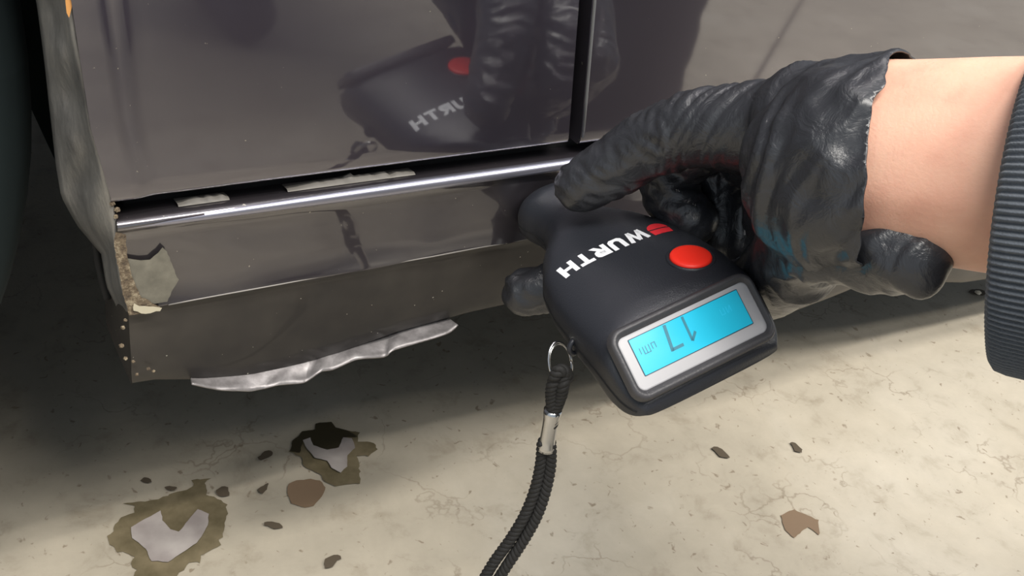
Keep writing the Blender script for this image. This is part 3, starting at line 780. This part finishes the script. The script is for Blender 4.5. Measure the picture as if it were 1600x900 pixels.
palm = [[(Pc(1380,230,.360), .027), (Pc(1290,250,.385), .026)], [(Pc(1380,280,.357), .027), (Pc(1310,310,.378), .025)], [(A1 + AX*0.02, .0325), (Pc(1350,250,.362), .031)],
        [(Pc(1370,208,.355), .024), (Pc(1260,202,.380), .0215)], [(Pc(1300,330,.375), .024), (Pc(1270,360,.400), .018)], [(Pc(1250,300,.415), .022), (Pc(1230,330,.425), .018)]]
cuffb = [[(A1 + AX*0.02 + d_*0.003, .0335), (A1 - AX*0.015 + d_*0.002, .0335), (Pc(1340,262,.365), .031)], [(A1 + AX*0.02 + d_*0.002, .0338), (A1 - AX*0.02 + d_*0.005, .0335)]]
lobe = [[(Pc(1290,372,.364), .0150), (Pc(1350,385,.352), .0130), (Pc(1400,388,.340), .0120), (Pc(1432,402,.333), .0088)], [(Pc(1395,365,.340), .0100), (Pc(1432,400,.333), .0080), (Pc(1440,420,.332), .0060)]]
glove_me = blob([idx, mid_f, ring_f, pinky, thumb] + palm + cuffb)
lobe_me = blob(lobe, voxel=0.0012, smooth=6)
# wrinkles: ridged noise, fine across the knuckles, long folds over the back, loose at the cuff
def ridged(p):
    return 1 - 2*abs(noise.noise(p))
Kn = Pc(1080, 205, .405); ax_f = (Pc(1330,215,.372) - Kn).normalized()
palm_up = -d_
import numpy as np
sax = np.array(ax_f); Kn_ = np.array(Kn)
side1 = np.array(d_ - ax_f*d_.dot(ax_f)); side1 /= np.linalg.norm(side1)
side2 = np.cross(sax, side1)
def crumple(me, gain=1.0):
    nv = len(me.vertices); co = np.empty(nv*3); me.vertices.foreach_get('co', co); co = co.reshape(-1, 3)
    no = np.empty(nv*3); me.vertex_normals.foreach_get('vector', no); no = no.reshape(-1, 3)
    new = co.copy()
    for i in range(nv):
        p = co[i]; q = p - Kn_; s = float(q @ sax); u_ = float(q @ side1); v_ = float(q @ side2)
        f1 = max(0, 1 - abs(s - 0.012)/0.045)            # creases near the knuckle
        f2 = min(1, max(0, (s - 0.015)/0.03))            # folds over the back and wrist
        f3 = min(1, max(0, (s - 0.055)/0.03))            # loose cuff
        f0 = 1.0 if s < -0.005 else 0.0                  # fingers
        lean = s + 0.65*u_
        wrp = 0.7*noise.noise(Vector((s*45, u_*45, v_*45)))
        h = 0.0011*f1*ridged(Vector((lean*230 + wrp, u_*20, v_*20)))
        h += 0.0026*f2*ridged(Vector((lean*58 + 1.3*wrp, u_*24 - s*14, v_*24)))
        h += 0.0012*f2*ridged(Vector((lean*135 + wrp, u_*45 - s*25, v_*45)) + Vector((7, 3, 1)))
        h += 0.0024*f3*ridged(Vector((s*38, u_*48, v_*48)) + Vector((2, 9, 4)))
        h += 0.0011*f0*ridged(Vector((p[0]*100 + wrp, p[1]*100, p[2]*170)))
        new[i] = p + no[i]*h*gain
    me.vertices.foreach_set('co', new.ravel()); me.update()
crumple(glove_me); crumple(lobe_me, 0.8)
# open the cuff: cut by a slightly wavy plane
bm = bmesh.new(); bm.from_mesh(glove_me)
bmesh.ops.bisect_plane(bm, geom=bm.verts[:] + bm.edges[:] + bm.faces[:], plane_co=A1 - AX*0.004, plane_no=AX, clear_outer=True)
for v in bm.verts:
    dd = (A1 - AX*0.004 - v.co).dot(AX)
    if dd < 0.012:
        k_ = 1 - dd/0.012
        v.co += AX*(0.0045*noise.noise(v.co*38) + 0.0012*noise.noise(v.co*160))*k_
bm.from_mesh(lobe_me)
glove = obj('glove', bm, M_glove, person, 'wrinkled black disposable glove with a loose cuff')
set_smooth(glove.data)
sd = glove.modifiers.new('thick', 'SOLIDIFY'); sd.thickness = 0.0006; sd.offset = 1

# forearm
rings = []; NA = 64
up = (-d_ - AX*(-d_).dot(AX)).normalized(); sd_ = AX.cross(up)
for k in range(71):
    s = -0.012 + 0.17*k/70; rr = 0.0325 + 0.030*max(0, s)
    c_ = A1 + AX*s + up*0.0005
    ring = []
    for j in range(NA):
        th = 2*math.pi*j/NA
        q = up*math.cos(th)*rr*1.03 + sd_*math.sin(th)*rr*0.90
        q *= 1 + 0.012*noise.noise((c_+q)*40)
        # tendon
        q *= 1 + 0.02*math.exp(-((th-2.0)/0.15)**2) + 0.02*math.exp(-((th-4.4)/0.15)**2)
        ring.append(c_ + q)
    rings.append(ring)
Vv, F = loft(rings); arm = obj('arm', mesh_from('arm', Vv, F), M_skin, person, 'bare wrist and forearm skin')

# ribbed knit cuff then jacket sleeve
RIB = 150; per = 8; rings = []; n = RIB*per//2
c_c = A2 + Vector((0, 0, 0))
SC = Pc(1594, 328, .322)       # cuff centre hangs a little below the arm
def cuff_ring(s, r, rib):
    c_ = SC + AX*s; ring = []
    for j in range(n):
        th = 2*math.pi*j/n
        rr = r + rib*0.0007*math.cos(RIB*th)
        wob = 1 + 0.035*noise.noise(Vector((math.cos(th)*1.5, math.sin(th)*1.5, s*18)))
        ring.append(c_ + (up*math.cos(th)*1.04 + sd_*math.sin(th)*0.92)*rr*wob)
    return ring
n = 1200
for s, r, rib in [(0.020, .0445, 0), (0.004, .0445, .3), (0.0, .0450, .5), (-0.0012, .0462, .8), (0.0004, .0480, 1), (0.004, .0488, 1), (0.015, .0495, 1), (0.03, .0502, 1), (0.045, .0508, 1), (0.055, .0512, 1)]:
    rings.append(cuff_ring(s, r, rib))
Vv, F = loft(rings, cap=False); cf = obj('knit_cuff', mesh_from('knit_cuff', Vv, F), M_knit, person, 'ribbed dark grey knit cuff')
rings = []
for k in range(40):
    s = 0.050 + 0.30*k/39; r = .0520 + 0.013*min(1, k/12)
    c_ = SC + AX*s; ring = []
    for j in range(72):
        th = 2*math.pi*j/72
        rr = r*(1 + 0.06*noise.noise(Vector((math.cos(th)*2, math.sin(th)*2, s*30))))
        ring.append(c_ + (up*math.cos(th) + sd_*math.sin(th))*rr)
    rings.append(ring)
Vv, F = loft(rings); obj('sleeve', mesh_from('sleeve', Vv, F), M_jacket, person)

# the rest of the crouching photographer, out of the frame but mirrored in the paint
def cloth(me, k=0.004, f=22):
    me.update(); nv = len(me.vertices); co = np.empty(nv*3); me.vertices.foreach_get('co', co); co = co.reshape(-1, 3)
    no = np.empty(nv*3); me.vertex_normals.foreach_get('vector', no); no = no.reshape(-1, 3)
    for i in range(nv): co[i] += no[i]*k*ridged(Vector(co[i])*f)
    me.vertices.foreach_set('co', co.ravel()); me.update(); return me
V3 = Vector
elbow = SC + AX*0.25
sh_r, sh_l = V3((0.62, -0.86, 0.80)), V3((0.28, -0.90, 0.82))
jacket = blob([[(elbow, .056), (sh_r, .070)], [(sh_r, .070), (V3((.45, -.90, .84)), .08), (sh_l, .070)],
               [(V3((.45, -.92, .80)), .115), (V3((.46, -1.02, .55)), .125), (V3((.47, -1.06, .34)), .135)],
               [(sh_l, .068), (V3((.10, -.84, .56)), .052), (V3((.02, -.56, .46)), .040)]], voxel=0.006, smooth=8)
obj('jacket', cloth(jacket), M_jacket, person)
M_trousers = mat('dark_denim', srgb(22, 22, 31), 0.85)
legs = blob([[(V3((.54, -1.05, .28)), .12), (V3((.66, -.48, .46)), .085)], [(V3((.66, -.48, .46)), .084), (V3((.635, -.43, .30)), .095), (V3((.63, -.42, .06)), .085)],
             [(V3((.40, -1.06, .28)), .12), (V3((.34, -.66, .47)), .080)], [(V3((.34, -.66, .47)), .078), (V3((.37, -.84, .10)), .060)]], voxel=0.006, smooth=8)
obj('trousers', cloth(legs), M_trousers, person)
M_shoe = mat('dark_shoe', srgb(34, 38, 58), 0.6)
for hx, hy, tx, ty_ in ((.63, -.44, .55, -.24), (.40, -.94, .39, -.76)):
    d0 = V3((hx, hy, .045)); d1 = V3((tx, ty_, .035)); 
    if hx > .6: d0 = V3((.66, -.50, .045)); d1 = V3((.61, -.36, .036))
    obj('shoe', blob([[(d0, .044), (d0.lerp(d1, .5), .042), (d1, .034)]], voxel=0.005, smooth=4), M_shoe, person)
hc = V3((.44, -.82, 1.06))
head = blob([[(hc + V3((0, -.03, .03)), .092), (hc + V3((-.01, .03, -.02)), .074), (hc + V3((-.02, .055, -.075)), .042)], [(V3((.45, -.90, .88)), .060), (hc + V3((0, -.02, -.03)), .058)],
             [(hc + V3((-.015, .095, .005)), .009), (hc + V3((-.02, .122, -.025)), .013)], [(hc + V3((.088, 0, .0)), .014), (hc + V3((.092, -.01, -.03)), .011)], [(hc + V3((-.092, 0, .0)), .014), (hc + V3((-.094, -.01, -.03)), .011)]], voxel=0.004, smooth=6)
hd = obj('head', head, M_skin, person)
M_hair = mat('dark_hair', srgb(40, 32, 26), 0.7)
obj('hair', blob([[(hc + V3((0, -.045, .045)), .096), (hc + V3((0, 0, .062)), .080)]], voxel=0.005, smooth=2), M_hair, person)
M_eye = mat('eye', srgb(60, 50, 44), 0.2); M_lips = mat('lips', srgb(170, 100, 90), 0.5)
for sx in (-.033, .030):
    bm = bmesh.new(); bmesh.ops.create_icosphere(bm, subdivisions=2, radius=.011); bmesh.ops.translate(bm, verts=bm.verts, vec=hc + V3((sx - .008, .094, .012))); obj('eye', bm, M_eye, person)
obj('mouth', tube_mesh('mouth', [hc + V3((x - .018, .094 - 12*x*x, -.070)) for x in (-.024, -.012, 0, .012, .024)], .004, 8), M_lips, person)
bpy.context.view_layer.update()
